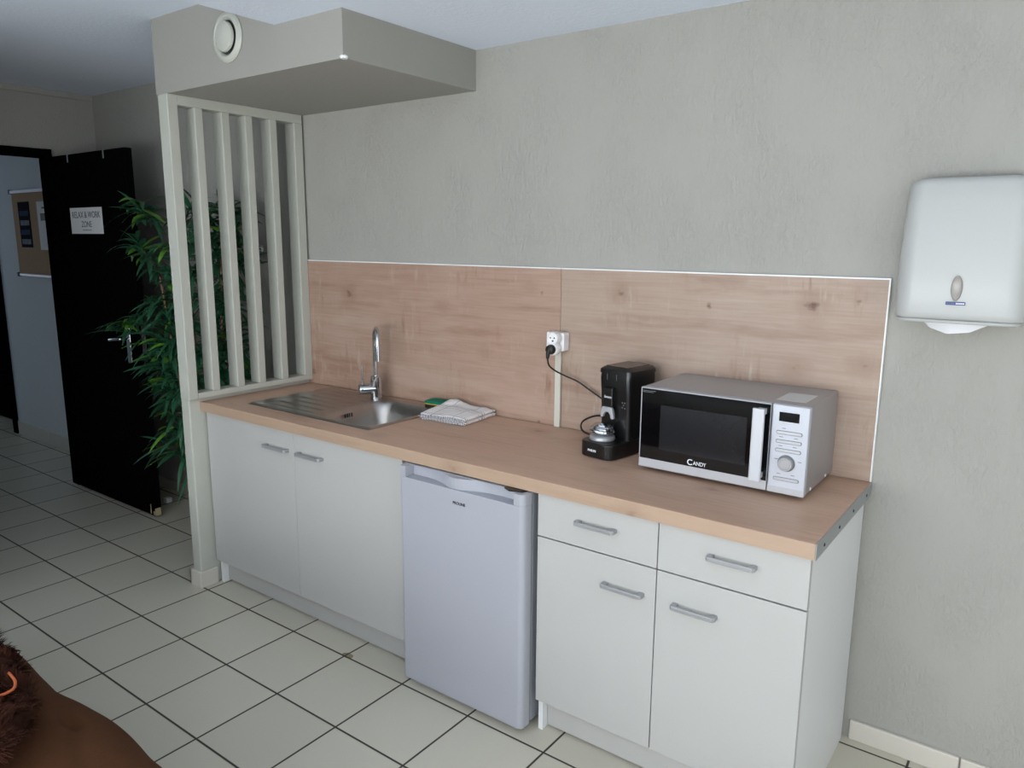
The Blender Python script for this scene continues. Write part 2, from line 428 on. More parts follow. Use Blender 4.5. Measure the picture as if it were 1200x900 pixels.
# corridor beyond the open door
struct('wall_corridor', grid_solid([-5.6, -4.55, -3.665, -2.06], [0, .12], [0, 2.03, 2.6], lambda i, j, k: not (i == 1 and k == 0)), 'wall_white')
struct('wall_corridor_front', BX(-5.6, -2.03, -2.1, -2.0, 0, 2.6), 'wall_white')
struct('wall_corridor_end', grid_solid([-5.7, -5.6], [-2.1, -1.6, -.5, .12], [0, .9, 2.0, 2.6], lambda i, j, k: not (j == 1 and k == 1)), 'wall_white')
struct('ceiling_corridor', BX(-5.7, -2.03, -2.1, 1.6, CZL, 2.6), 'ceiling')
struct('baseboard_corridor', grid_solid([-3.62, -3.05, -3.046, -2.5, -2.496, -2.07], [-.012, 0], [0, .105], lambda i, j, k: i % 2 == 0), 'skirt', bevel=.003)
fr = nb(); box(fr, -3.70, -3.635, -.02, .13, 0, 2.08); box(fr, -4.60, -4.52, -.02, .13, 0, 2.08); box(fr, -4.52, -3.70, -.02, .13, 2.0, 2.08)
d2 = struct('door_2', fr, 'frame_black', bevel=.003)
obj('door_leaf', BX(-4.5, -3.72, .135, .175, .012, 1.99), 'door', d2, bevel=.003)
struct('wall_corridor_back', BX(-5.6, -2.5, 1.5, 1.6, 0, 2.6), 'wall_white')

def window(name, axis, a0, a1, z0, z1, pos, mull):
    """white framed window standing in its opening; axis 'x' runs along x"""
    f = nb(); w = .05
    def bar(u0, u1, z_0, z_1):
        if axis == 'x': box(f, u0, u1, pos-.03, pos+.03, z_0, z_1)
        else: box(f, pos-.03, pos+.03, u0, u1, z_0, z_1)
    bar(a0, a0+w, z0, z1); bar(a1-w, a1, z0, z1); bar(a0+w, a1-w, z0, z0+w); bar(a0+w, a1-w, z1-w, z1)
    for m in mull: bar(m-w/2, m+w/2, z0+w, z1-w)
    o = struct(name, f, 'win_frame', bevel=.004)
    g = nb()
    if axis == 'x': box(g, a0+w, a1-w, pos-.004, pos+.004, z0+w, z1-w)
    else: box(g, pos-.004, pos+.004, a0+w, a1-w, z0+w, z1-w)
    obj('pane', g, 'glass', o)
    return o
window('window_1', 'x', .2, 4.4, .15, 2.12, HY-.08, (1.6, 3.0))
window('window_2', 'y', -3.7, -1.3, .1, 2.1, HX+.08, (-2.5,))
window('window_3', 'y', -1.6, -.5, .9, 2.0, -5.66, ())

# ------------------------------------------------------------------ black room door, opened into the room
XD0, XD1, YD = -1.885, -.972, -.33
fr = nb(); box(fr, -1.996, -1.908, -.319, -.279, 0, 2.05); box(fr, -1.996, -1.925, -1.30, -.319, 2.0, 2.05); box(fr, -1.996, -1.925, -1.31, -1.26, 0, 2.0)
d1 = struct('door_1', fr, 'frame_black', bevel=.003)
leaf = obj('door_leaf', BX(XD0, XD1, YD, YD+.04, .012, 1.998), 'door', d1, bevel=.003)
obj('handle_plate', BX(-1.107, -1.067, YD-.008, YD, .872, 1.085), 'chrome', leaf, bevel=.003)
bm = nb(); tube(bm, spline([(-1.087, YD-.005, 1.005), (-1.087, YD-.045, 1.005), (-1.10, YD-.053, 1.004), (-1.145, YD-.055, 1.0), (-1.20, YD-.052, .992)], 6), .0085, 12)
obj('lever', bm, 'chrome', leaf, smooth=True)
bm = nb(); box(bm, XD1, XD1+.0015, YD+.008, YD+.032, .86, 1.10)
obj('lock_plate', bm, 'chrome', leaf)
bm = nb()
for (a, b, c, d) in ((-1.015, -1.007, .02, .075), (-.984, -.972, .018, .04)): box(bm, a, b, YD-.0008, YD, c, d)
box(bm, XD1, XD1+.001, YD+.002, YD+.036, .013, .055)
obj('bare_patch', bm, 'chip', leaf, label='pale chipped corner where the black paint has worn off')
for k, x in enumerate((-1.60, -1.19)):
    bm = nb(); box(bm, x-.006, x+.006, YD-.003, YD-.001, 1.955, 2.001); box(bm, x-.006, x+.006, YD-.003, YD+.044, 2.0, 2.003); box(bm, x-.006, x+.006, YD+.041, YD+.044, 1.96, 2.0)
    h = obj('door_hook', bm, 'alu'); base_at(h, (x, YD, 1.955))
    tag(h, ('small metal clip over the black door top edge, nearer the hinges', 'small metal clip over the black door top edge, nearer the free edge')[k], 'hook', 'metal clips over the door')
# paper sign
sg = thing('door_sign', 'white paper sign with black lettering taped to the open black door', 'sign', (-1.447, YD, 1.563))
obj('sheet', BX(-1.632, -1.262, YD-.0015, YD-.0003, 1.563, 1.706), 'paper', sg)
lettering('lettering', 'RELAX & WORK', .050, (-1.447, YD-.0016, 1.650), 'ink_dark', sg, sx=.90, align='CENTER', ext=.0003)
lettering('lettering', 'ZONE', .046, (-1.447, YD-.0016, 1.600), 'ink_dark', sg, sx=.95, align='CENTER', ext=.0003)
bm = nb()
for i in range(6): box(bm, -1.495+i*.017, -1.483+i*.017, YD-.002, YD-.0014, 1.581, 1.586)
obj('small_print', bm, 'ink', sg)

# ------------------------------------------------------------------ cork board in the corridor
cb = thing('cork_board', 'brown cork notice board with a pale top rail on the white corridor wall', 'notice board', (-2.9, 0, 1.266))
obj('cork_sheet', BX(-3.25, -2.30, -.014, -.001, 1.28, 1.85), 'cork', cb)
obj('top_rail', BX(-3.26, -2.29, -.024, -.001, 1.85, 1.872), 'board_rail', cb, bevel=.002)
obj('bottom_rail', BX(-3.26, -2.29, -.020, -.001, 1.262, 1.280), 'board_rail', cb, bevel=.002)
for z in (1.846, 1.258):
    obj('corner_cap', BX(-3.275, -3.25, -.026, -.001, z, z+.03), 'black_matt', cb, bevel=.003)
p = thing('poster', 'narrow dark poster with a column of four pictures pinned on the cork board', 'poster', (-3.1, -.015, 1.475))
obj('sheet', BX(-3.155, -2.97, -.0165, -.0145, 1.470, 1.788), 'poster_dark', p)
for k in range(4):
    obj('picture', BX(-3.138, -2.992, -.0172, -.0165, 1.492+k*.066, 1.528+k*.066), ('poster_photo', 'poster_blue')[k % 2 == 1], p)
p = thing('poster', 'white paper notice with dark printed blocks pinned on the cork board', 'poster', (-2.78, -.015, 1.45))
obj('sheet', BX(-2.845, -2.635, -.0165, -.0145, 1.455, 1.785), 'paper', p)
bm = nb(); box(bm, -2.77, -2.73, -.0172, -.0165, 1.735, 1.747); box(bm, -2.80, -2.70, -.0172, -.0165, 1.655, 1.705)
obj('print', bm, 'ink_dark', p)

# ------------------------------------------------------------------ slatted screen
ss = thing('slatted_screen', 'cream painted slatted wooden screen standing on the low wall beside the worktop', 'screen', (.015, -.33, .865))
X0, X1 = -.018, .05
obj('post', BX(X0, X1, -.665, -.622, .865, 2.105), 'screen_paint', ss, bevel=.003)
obj('post', BX(X0, X1, -.058, -.012, .89, 2.066), 'screen_paint', ss, bevel=.003)
for yc in (-.533, -.410, -.297, -.172):
    obj('slat', BX(X0, X1, yc-.018, yc+.018, .89, 2.066), 'screen_paint', ss, bevel=.003)
obj('top_rail', BX(X0, X1, -.622, -.012, 2.066, 2.105), 'screen_paint', ss, bevel=.003)
obj('bottom_rail', BX(X0, X1, -.622, -.012, .865, .89), 'screen_paint', ss, bevel=.003)

# round extractor vent on the soffit front
vt = thing('air_vent', 'round white extractor vent on the front of the soffit', 'vent', (.477, -.66, 2.25))
Rv = Matrix.Translation((.477, -.66, 2.25)) @ Matrix.Rotation(PI/2, 4, 'X')
bm = nb(); lathe(bm, [(.058, .0), (.084, .0), (.086, .004), (.080, .012), (.068, .016), (.060, .010), (.058, .0)], 40, Rv); obj('ring', bm, 'screen_paint', vt, smooth=True)
bm = nb(); lathe(bm, [(0, .001), (.060, .001), (.060, .002), (0, .002)], 32, Rv); obj('throat', bm, 'dark_gap', vt)
bm = nb(); lathe(bm, [(0, .028), (.040, .027), (.050, .022), (.052, .014), (.046, .008), (0, .006)], 36, Rv); obj('disc', bm, 'screen_paint', vt, smooth=True)

# ------------------------------------------------------------------ kitchen units
def handle(parent, x0, x1, z, y):
    """flat bow handle on a front at y"""
    bm = nb()
    pts = rrect(x0, x1, y-.030, y+.0005, .010, 4)
    h = .006
    prism(bm, [(x0, y), (x0, y-.022), (x0+.006, y-.028), (x1-.006, y-.028), (x1, y-.022), (x1, y), (x1-.016, y), (x1-.016, y-.017), (x1-.020, y-.020), (x0+.020, y-.020), (x0+.016, y-.017), (x0+.016, y)], z-h, z+h)
    return obj('handle', bm, 'handle', parent, bevel=.0015)
YF = -.58
def carcass(bm, x0, x1, zt=.802):
    t = .016
    box(bm, x0, x0+t, -.561, -.02, .0, zt); box(bm, x1-t, x1, -.561, -.02, .0, zt)
    box(bm, x0+t, x1-t, -.561, -.02, .11, .126); box(bm, x0+t, x1-t, -.026, -.02, .126, zt); box(bm, x0+t, x1-t, -.561, -.50, zt-.03, zt)
sink_cab = thing('sink_cabinet', 'white two-door base cabinet under the sink, left of the fridge', 'cabinet', (.62, -.3, 0))
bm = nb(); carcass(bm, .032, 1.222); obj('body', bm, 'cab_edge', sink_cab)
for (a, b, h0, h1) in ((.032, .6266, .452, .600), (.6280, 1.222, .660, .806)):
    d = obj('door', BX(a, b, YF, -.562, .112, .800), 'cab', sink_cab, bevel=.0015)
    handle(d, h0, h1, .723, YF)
obj('plinth', BX(.050, 1.222, -.535, -.520, .008, .110), 'cab', sink_cab)
drawer_cab = thing('drawer_cabinet', 'white base cabinet with two drawers over two doors, right of the fridge', 'cabinet', (2.19, -.3, 0))
bm = nb(); carcass(bm, 1.792, 2.586); box(bm, 2.181, 2.197, -.561, -.03, .126, .80); obj('body', bm, 'cab_edge', drawer_cab)
for (a, b, hd, hh) in ((1.792, 2.1865, (2.024, 2.154), (1.931, 2.062)), (2.1895, 2.586, (2.240, 2.366), (2.332, 2.460))):
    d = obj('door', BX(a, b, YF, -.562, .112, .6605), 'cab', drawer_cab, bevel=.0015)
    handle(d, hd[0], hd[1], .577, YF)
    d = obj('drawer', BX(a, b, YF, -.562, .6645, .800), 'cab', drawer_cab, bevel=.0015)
    handle(d, hh[0], hh[1], .742, YF)
obj('plinth', BX(1.810, 2.568, -.535, -.520, .008, .110), 'cab', drawer_cab)

# worktop with the sink cut-out
wt = thing('worktop', 'long oak-effect kitchen worktop with a pale metal strip on its right end', 'worktop', (1.3, -.3, .804))
obj('slab', grid_solid([.019, .235, .964, 2.598], [-.60, -.491, -.066, -.0125], [.804, .846], lambda i, j, k: not (i == 1 and j == 1)), 'oak', wt, bevel=.0025)
obj('front_edge', BX(.019, 2.598, -.6012, -.6000, .8055, .8445), 'oak_edge', wt, label='oak front edge of the worktop, the light on it put into its tone')
st = obj('end_strip', BX(2.598, 2.6008, -.60, -.0125, .804, .846), 'alu', wt, bevel=.0008, label='pale aluminium strip with four screws')
for y in (-.53, -.385, -.235, -.075):
    bm = nb(); lathe(bm, [(0, .0), (.0045, .0), (.004, .0015), (0, .0015)], 12, Matrix.Translation((2.6008, y, .823)) @ Matrix.Rotation(PI/2, 4, 'Y')); obj('screw', bm, 'ink_dark', st)

# splashback in two panels
for (a, b, mt, lb, nm) in ((.019, 1.492, 'splash', 'knotty oak-effect splashback panel behind the sink and tap, left of the seam', 0), (1.494, 2.594, 'splash2', 'knotty oak-effect splashback panel behind the microwave, right of the seam', 1)):
    sp = thing('splashback_panel', lb, 'splashback', ((a+b)/2, -.006, .846), 0, 'oak splashback panels')
    obj('panel', BX(a, b, -.0115, -.001, .8465, 1.441), mt, sp)
    bm = nb(); box(bm, a, b+(.004 if nm else 0), -.0135, -.001, 1.441, 1.4455)
    if nm: box(bm, b, b+.004, -.0135, -.001, .8465, 1.441)
    obj('edge_trim', bm, 'edge_white', sp, label='thin white edge trim')

# ------------------------------------------------------------------ sink
sk = thing('sink', 'stainless steel inset sink with ribbed drainer on its left', 'sink', (.6, -.275, .846))
def sdf(x, y, x0, x1, y0, y1, r):
    dx = abs(x-(x0+x1)/2)-(x1-x0)/2+r; dy = abs(y-(y0+y1)/2)-(y1-y0)/2+r
    return math.hypot(max(dx, 0), max(dy, 0))+min(max(dx, dy), 0)-r
def sm(t): t = max(0, min(1, t)); return t*t*(3-2*t)
def sinkz(x, y):
    z = .852
    e = sdf(x, y, .222, .972, -.50, -.052, .02)
    z -= .005*sm((e+.010)/.010)                       # rolled rim down to the worktop
    z += .0015*sm((e+.028)/.012)*sm((-e)/.008)
    d = sdf(x, y, .262, .615, -.465, -.092, .03)      # drainer tray
    t = sm(-d/.012)
    z -= .004*t*(.4+.6*(x-.26)/.35)
    rx = sm((x-.285)/.03)*sm((.60-x)/.03)
    z += t*rx*.0035*max(0, math.sin((y+.455)/.362*PI*13))
    b = sdf(x, y, .622, .958, -.484, -.100, .085)     # bowl
    z -= .145*sm(-b/.062)+.004*sm((-b+.006)/.012)
    return z
bm = nb(); NX, NY = 190, 120
G = [[bm.verts.new((.222+.75*i/NX, -.50+.448*j/NY, sinkz(.222+.75*i/NX, -.50+.448*j/NY))) for j in range(NY+1)] for i in range(NX+1)]
for i in range(NX):
    for j in range(NY): bm.faces.new([G[i][j], G[i+1][j], G[i+1][j+1], G[i][j+1]])
basin = obj('basin', bm, 'steel', sk, smooth=True)
so_ = basin.modifiers.new('Solidify', 'SOLIDIFY'); so_.thickness = .0008; so_.offset = 1
bm = nb()
for k in range(4):
    y = -.335+k*.012; box(bm, .648, .6530, y, y+.0035, .816, .832)
obj('overflow_slots', bm, 'ink_dark', sk)
bm = nb(); lathe(bm, [(0, .006), (.02, .006), (.034, .004), (.040, .0), (0, 0)], 28, Matrix.Translation((.79, -.29, .7035))); obj('drain', bm, 'chrome', sk, smooth=True)

# ------------------------------------------------------------------ tap
FX, FY = .588, -.098
fa = thing('tap', 'chrome mixer tap with a tall hooked spout and side lever', 'tap', (FX, FY, .8505))
T0 = Matrix.Translation((FX, FY, .8505))
bm = nb(); lathe(bm, [(0, 0), (.026, 0), (.026, .006), (.0240, .008), (.0240, .100), (.020, .104), (0, .104)], 28, T0); obj('tap_body', bm, 'chrome', fa, smooth=True)
sd = Vector((.80, -.60, 0)); hd = Vector((-.50, -.866, 0))
P0 = Vector((FX, FY, 0)); ra = .052
pts = [P0+Vector((0, 0, .95)), P0+Vector((0, 0, 1.03)), P0+Vector((0, 0, 1.115))]
for k in range(1, 13):
    a = PI*k/12; pts.append(P0+sd*(ra-ra*math.cos(a))+Vector((0, 0, 1.115+ra*math.sin(a))))
pts.append(P0+sd*(2*ra)+Vector((0, 0, 1.10)))
bm = nb(); tube(bm, pts, .0105, 16); obj('spout', bm, 'chrome', fa, smooth=True)
bm = nb(); tube(bm, [P0+sd*(2*ra)+Vector((0, 0, 1.105)), P0+sd*(2*ra)+Vector((0, 0, 1.035))], .0135, 16); obj('aerator', bm, 'chrome', fa, smooth=True)
hub0 = P0+Vector((0, 0, .898)); hub1 = hub0+hd*.075
bm = nb(); tube(bm, [hub0, hub1-hd*.004, hub1], [.0235, .0235, .0215], 20); hb = obj('lever_hub', bm, 'chrome', fa, smooth=True)
bm = nb(); a = hub0+hd*.058+Vector((0, 0, .018)); tube(bm, [a, a+hd*.003+Vector((0, 0, .085))], [.0055, .0048], 12); obj('lever', bm, 'chrome', hb, smooth=True)

# ------------------------------------------------------------------ fridge
fg = thing('fridge', 'white under-counter fridge with a closed door between the two cabinets', 'fridge', (1.515, -.33, 0))
FX0, FX1 = 1.258, 1.774
bm = nb(); box(bm, FX0+.006, FX1-.006, -.572, -.06, .02, .795); obj('fridge_body', bm, 'fridge_grey', fg, bevel=.004)
bm = nb(); prism(bm, rrect(FX0, FX1, -.632, -.585, (.016, .018, .004, .004)), .022, .762)
# top of the door with the grip recess
L0, L1 = FX0+.030, FX1-.036
def rec(t): return -.590-.038*math.exp(-((t-.47)/.17)**2)
out = [(FX0, -.585), (FX1, -.585)]
r = rrect(FX0, FX1, -.632, -.585, (.016, .018, .004, .004))
front_left = [q for q in r if q[0] < FX0+.02 and q[1] < -.60]
front_right = [q for q in r if q[0] > FX1-.02 and q[1] < -.60]
poly = front_left + [(L0, -.632)] + [(L0+(L1-L0)*k/36, rec(k/36)) for k in range(37)] + [(L1, -.632)] + front_right + [(FX1, -.585), (FX0, -.585)]
prism(bm, poly, .762, .799)
dr = obj('door', bm, 'fridge', fg, bevel=.0015)
bm = nb(); prism(bm, rrect(FX0+.008, FX1-.008, -.585, -.572, .003), .03, .79); obj('door_seal', bm, 'fridge_grey', dr)
bm = nb(); box(bm, FX0+.004, FX1-.06, -.606, -.574, .7992, .8015); obj('top_trim', bm, 'fridge_grey', dr)
bm = nb(); prism(bm, [(FX1-.085, -.612), (FX1-.060, -.624), (FX1-.020, -.612), (FX1-.012, -.590), (FX1-.085, -.580)], .7992, .8035); obj('hinge', bm, 'black', fg)
lettering('badge', 'PROLINE', .0125, (1.497, -.6321, .715), 'ink_dark', dr, sx=1.05, bold=.0004)
for x in (FX0+.05, FX1-.05):
    for y in (-.54, -.10):
        bm = nb(); lathe(bm, [(0, 0), (.018, 0), (.016, .02), (0, .02)], 14, Matrix.Translation((x, y, 0))); obj('foot', bm, 'black_matt', fg)

# ------------------------------------------------------------------ microwave
mv = thing('microwave', 'silver and black microwave oven standing at the right end of the worktop', 'microwave', (2.24, -.17, .846))
MX0, MX1, MZ0, MZ1 = 1.990, 2.489, .859, 1.110
bm = nb(); box(bm, MX0+.002, MX1-.001, -.300, -.022, MZ0, MZ1); obj('casing', bm, 'mw_body', mv, bevel=.005, seg=3)
DX = 2.386
bm = nb(); box(bm, MX0, DX, -.322, -.3005, MZ0, MZ1-.001); md = obj('door', bm, 'mw_silver', mv, bevel=.003)
obj('door_glass', BX(MX0+.005, DX-.001, -.3235, -.3218, .888, 1.106), 'glass_black', md, bevel=.001)
obj('window', BX(2.058, 2.322, -.3240, -.3234, .922, 1.060), 'mw_window', md)
bm = nb(); prism(bm, rrect(2.347, 2.380, -.362, -.350, .004, 3), .893, 1.098)
box(bm, 2.352, 2.375, -.351, -.322, .897, .913); box(bm, 2.352, 2.375, -.351, -.322, 1.078, 1.094)
obj('handle', bm, 'mw_handle', md, bevel=.0015)
lettering('lettering', 'C', .0245, (2.150, -.3236, .893), 'ink_white', md, bold=.0003)
lettering('lettering', 'ANDY', .0165, (2.1690, -.3236, .8945), 'ink_white', md, sx=.88, bold=.0002)
bm = nb()
for k in range(2): box(bm, 1.998, 2.040-k*.008, -.3240, -.3234, 1.0985-k*.004, 1.1000-k*.004)
obj('print', bm, 'ink', md)
pn = obj('control_panel', BX(DX+.003, MX1, -.322, -.3005, MZ0, MZ1-.001), 'mw_panel', mv, bevel=.004, seg=3)
obj('display', BX(2.409, 2.463, -.3232, -.3218, 1.064, 1.090), 'glass_black', pn, bevel=.001)
for z in (1.033, 1.008, .983, .902):
    bm = nb(); prism(bm, rrect(2.404, 2.474, z-.0052, z+.0052, .0045, 4), -.3228, -.3215, 'y'); obj('button_surround', bm, 'ink', pn)
    bm = nb(); prism(bm, rrect(2.4055, 2.4725, z-.0038, z+.0042, .0038, 4), -.3250, -.3226, 'y'); obj('button', bm, 'mw_silver', pn, bevel=.0008)
for (x, z) in ((2.424, 1.045), (2.418, 1.0205), (2.458, 1.0205), (2.418, .9955), (2.456, .9955), (2.418, .9165), (2.456, .9165), (2.409, .957), (2.472, .957)):
    obj('print', BX(x-.005, x+.005, -.3226, -.3218, z-.0008, z+.0008), 'ink', pn)
Rk = Matrix.Translation((2.437, -.322, .948)) @ Matrix.Rotation(PI/2, 4, 'X')
bm = nb(); lathe(bm, [(0, .0), (.0235, .0), (.0235, .0015), (.0, .0015)], 32, Rk); obj('knob_ring', bm, 'ink', pn)
bm = nb(); lathe(bm, [(0.0195, .0015), (.0195, .0145), (.0185, .0162), (.0150, .0162), (.0138, .0148), (0, .0148)], 32, Rk); obj('knob', bm, 'mw_body', pn, smooth=True)
obj('base_strip', BX(DX+.0035, MX1-.0005, -.3228, -.3216, MZ0+.002, .878), 'mw_silver', pn)
obj('sticker', BX(2.380, 2.460, -.262, -.140, MZ1, MZ1+.0004), 'sticker', mv, label='pale paper sticker on the top')
for (y, z) in ((-.255, .868), (-.10, .868)):
    bm = nb(); lathe(bm, [(0, 0), (.005, 0), (.004, .002), (0, .0025)], 12, Matrix.Translation((MX1-.001, y, z)) @ Matrix.Rotation(PI/2, 4, 'Y')); obj('screw', bm, 'edge_white', mv)
for x in (MX0+.05, MX1-.05):
    for y in (-.27, -.05):
        bm = nb(); lathe(bm, [(0, 0), (.014, 0), (.016, .014), (0, .014)], 14, Matrix.Translation((x, y, .846))); obj('foot', bm, 'black_matt', mv)

# ------------------------------------------------------------------ coffee machine (local frame, turned a little)
cmx = thing('coffee_machine', 'black coffee pod machine with a silver spout and cup tray, left of the microwave', 'coffee machine', (1.842, -.155, .846), math.radians(-9))
K = dict(local=True)
bm = nb(); prism(bm, rrect(-.068, .068, -.150, .095, (.034, .034, .01, .01)), 0.002, .052); obj('base', bm, 'black', cmx, bevel=.004, seg=3, **K)
bm = nb(); sec = []
for z, g, yf in ((.05, 0, -.045), (.12, 0, -.047), (.20, .001, -.050), (.250, .002, -.054), (.268, .001, -.052)):
    sec.append([(x, y, z) for x, y in rrect(-.062-g, .062+g, yf, .100, (.016, .016, .02, .02))])
loft(bm, sec); bd = obj('body', bm, 'black', cmx, smooth=True, **K)
bm = nb(); sec = []
for z, g in ((.2685, .004), (.280, .003), (.288, -.006), (.290, -.018)):
    sec.append([(x, y, z) for x, y in rrect(-.062-g, .062+g, -.052-g, .100+g*.3, (.016, .016, .02, .02))])
loft(bm, sec); ld = obj('lid', bm, 'black', cmx, smooth=True, **K)
bm = nb(); prism(bm, rrect(-.048, .044, -.040, .086, .008), .2896, .2912); obj('lid_panel', bm, 'lid', ld, **K)
for x in (-.026, .012): obj('panel_gap', BX(x-.0006, x+.0006, -.0575, -.0555, .247, .267), 'ink', bd, **K)
bm = nb(); prism(bm, rrect(-.034, .004, -.066, -.045, .005), .158, .222); su = obj('spout_unit', bm, 'black', cmx, bevel=.002, **K)
lettering('lettering', 'Senseo', .0115, (-.030, -.0665, .188), 'ink_white', su, shear=.3, sx=.95, local=True)
arch = [(-.040, .122), (-.036, .150), (-.032, .158), (.004, .158), (.009, .150), (.014, .120), (.003, .120), (.000, .133), (-.007, .141), (-.018, .141), (-.026, .133), (-.030, .122)]
bm = nb(); prism(bm, arch, -.071, -.060, 'y'); obj('spout', bm, 'mw_silver', su, bevel=.0015, label='silver arched twin spout', **K)
for (x, z) in ((.034, .176), (.044, .176), (.039, .168), (.034, .160), (.044, .158)):
    obj('icon', BX(x-.002, x+.002, -.0500, -.0485, z-.002, z+.002), 'ink', bd, local=True)
tr = nb(); Tt = Matrix.Translation((-.012, -.092, .052))
lathe(tr, [(0, 0), (.040, 0), (.043, .004), (.042, .012), (.036, .017), (.028, .018), (0, .018)], 32, Tt); ty = obj('cup_tray', tr, 'handle', cmx, smooth=True, label='stacked silver cup tray', **K)
tr = nb(); Tt2 = Matrix.Translation((-.016, -.090, .070)) @ Matrix.Rotation(math.radians(7), 4, 'Y')
lathe(tr, [(0, 0), (.022, 0), (.026, .006), (.040, .010), (.0425, .014), (.0405, .019), (.034, .021), (.033, .024), (.035, .027), (.030, .031), (.023, .030), (.021, .034), (.010, .037), (0, .037)], 32, Tt2); obj('tray_disc', tr, 'chrome', ty, smooth=True, **K)
lettering('lettering', 'PHILIPS', .0105, (-.024, -.1506, .022), 'ink_white', cmx, local=True, sx=1.0, bold=.0003)
# its power cord and plug, in world coordinates brought into the local frame
inv = (Matrix.Translation(cmx.location) @ Matrix.Rotation(math.radians(-9), 4, 'Z')).inverted()
def L(pts): return [inv @ Vector(p) for p in pts]
bm = nb(); tube(bm, L(spline([(1.499, -.104, 1.128), (1.500, -.095, 1.095), (1.512, -.07, 1.072), (1.545, -.05, 1.053), (1.590, -.04, 1.037), (1.64, -.035, 1.010), (1.70, -.03, .978), (1.79, -.033, .935), (1.80, -.034, .93)], 8)), .0033, 8)
cord = obj('power_cord', bm, 'black_matt', cmx, smooth=True, local=True)
bm = nb(); tube(bm, L(spline([(1.80, -.034, .920), (1.70, -.034, .921), (1.655, -.036, .913), (1.615, -.04, .888), (1.620, -.05, .862), (1.665, -.06, .851), (1.79, -.066, .851)], 8)), .0033, 8)
obj('power_cord', bm, 'black_matt', cmx, smooth=True, local=True)
bm = nb(); Rp = Matrix.Rotation(PI/2, 4, 'X')
lathe(bm, [(0, 0), (.018, 0), (.0185, .006), (.016, .016), (.010, .020), (0, .020)], 22, inv @ Matrix.Translation((1.503, -.0845, 1.1525)) @ Rp)
tube(bm, L([(1.502, -.098, 1.152), (1.500, -.103, 1.138), (1.499, -.1035, 1.120)]), [.010, .008, .0055], 12)
obj('plug', bm, 'black_matt', cord, smooth=True, local=True)

# ------------------------------------------------------------------ socket, adapter, trunking
sb = thing('wall_socket', 'white surface-mounted wall socket box on the oak splashback', 'socket', (1.495, -.0135, 1.143))
bm = nb(); prism(bm, rrect(1.457, 1.534, 1.143, 1.211, .006), -.050, -.0137, 'y'); obj('socket_box', bm, 'socket', sb, bevel=.003)
bm = nb(); lathe(bm, [(0, 0), (.024, 0), (.024, .003), (.021, .003), (.0, .001)], 26, Matrix.Translation((1.492, -.0498, 1.177)) @ Rp); obj('socket_face', bm, 'socket', sb, smooth=True)
ad = thing('socket_adapter', 'white double plug adapter with two round outlets in the wall socket', 'adapter', (1.503, -.0535, 1.13))
bm = nb()
for z in (1.192, 1.153): lathe(bm, [(0, 0), (.023, 0), (.0245, .005), (.0245, .026), (.0225, .0295), (.0195, .030), (.0185, .0265), (0, .0265)], 30, Matrix.Translation((1.503, -.0536, z)) @ Rp)
obj('adapter_body', bm, 'socket', ad, smooth=True)
bm = nb()
for dx in (-.0085, .0085): lathe(bm, [(0, 0), (.0028, 0), (.0028, .0008), (0, .0008)], 10, Matrix.Translation((1.503+dx, -.0801, 1.194)) @ Rp)
lathe(bm, [(0, 0), (.0026, 0), (.0026, .005), (0, .0055)], 10, Matrix.Translation((1.506, -.0801, 1.183)) @ Rp)
obj('socket_hole', bm, 'ink_dark', ad)
tk = obj('cable_trunking', BX(1.479, 1.504, -.0235, -.0137, .8465, 1.1425), 'trunk', bevel=.0015); base_at(tk, (1.4915, -.018, .8465))
tag(tk, 'off-white vertical cable trunking strip from the worktop up to the wall socket', 'cable trunking')

# ------------------------------------------------------------------ sponge and tea towel
sp = thing('sponge', 'green scouring sponge lying behind the folded tea towel', 'sponge', (.935, -.062, .8505), math.radians(6))
pl = rrect(-.062, .062, -.036, .036, .016)
bm = nb(); prism(bm, pl, .0015, .018); obj('foam', bm, 'sponge_dark', sp, bevel=.003, local=True)
bm = nb(); prism(bm, [(x*1.01, y*1.02) for x, y in pl], .018, .021); obj('glue_line', bm, 'sponge_yellow', sp, local=True)
bm = nb(); prism(bm, [(x*1.02, y*1.02) for x, y in pl], .021, .031); obj('scouring_pad', bm, 'sponge_green', sp, bevel=.003, local=True)

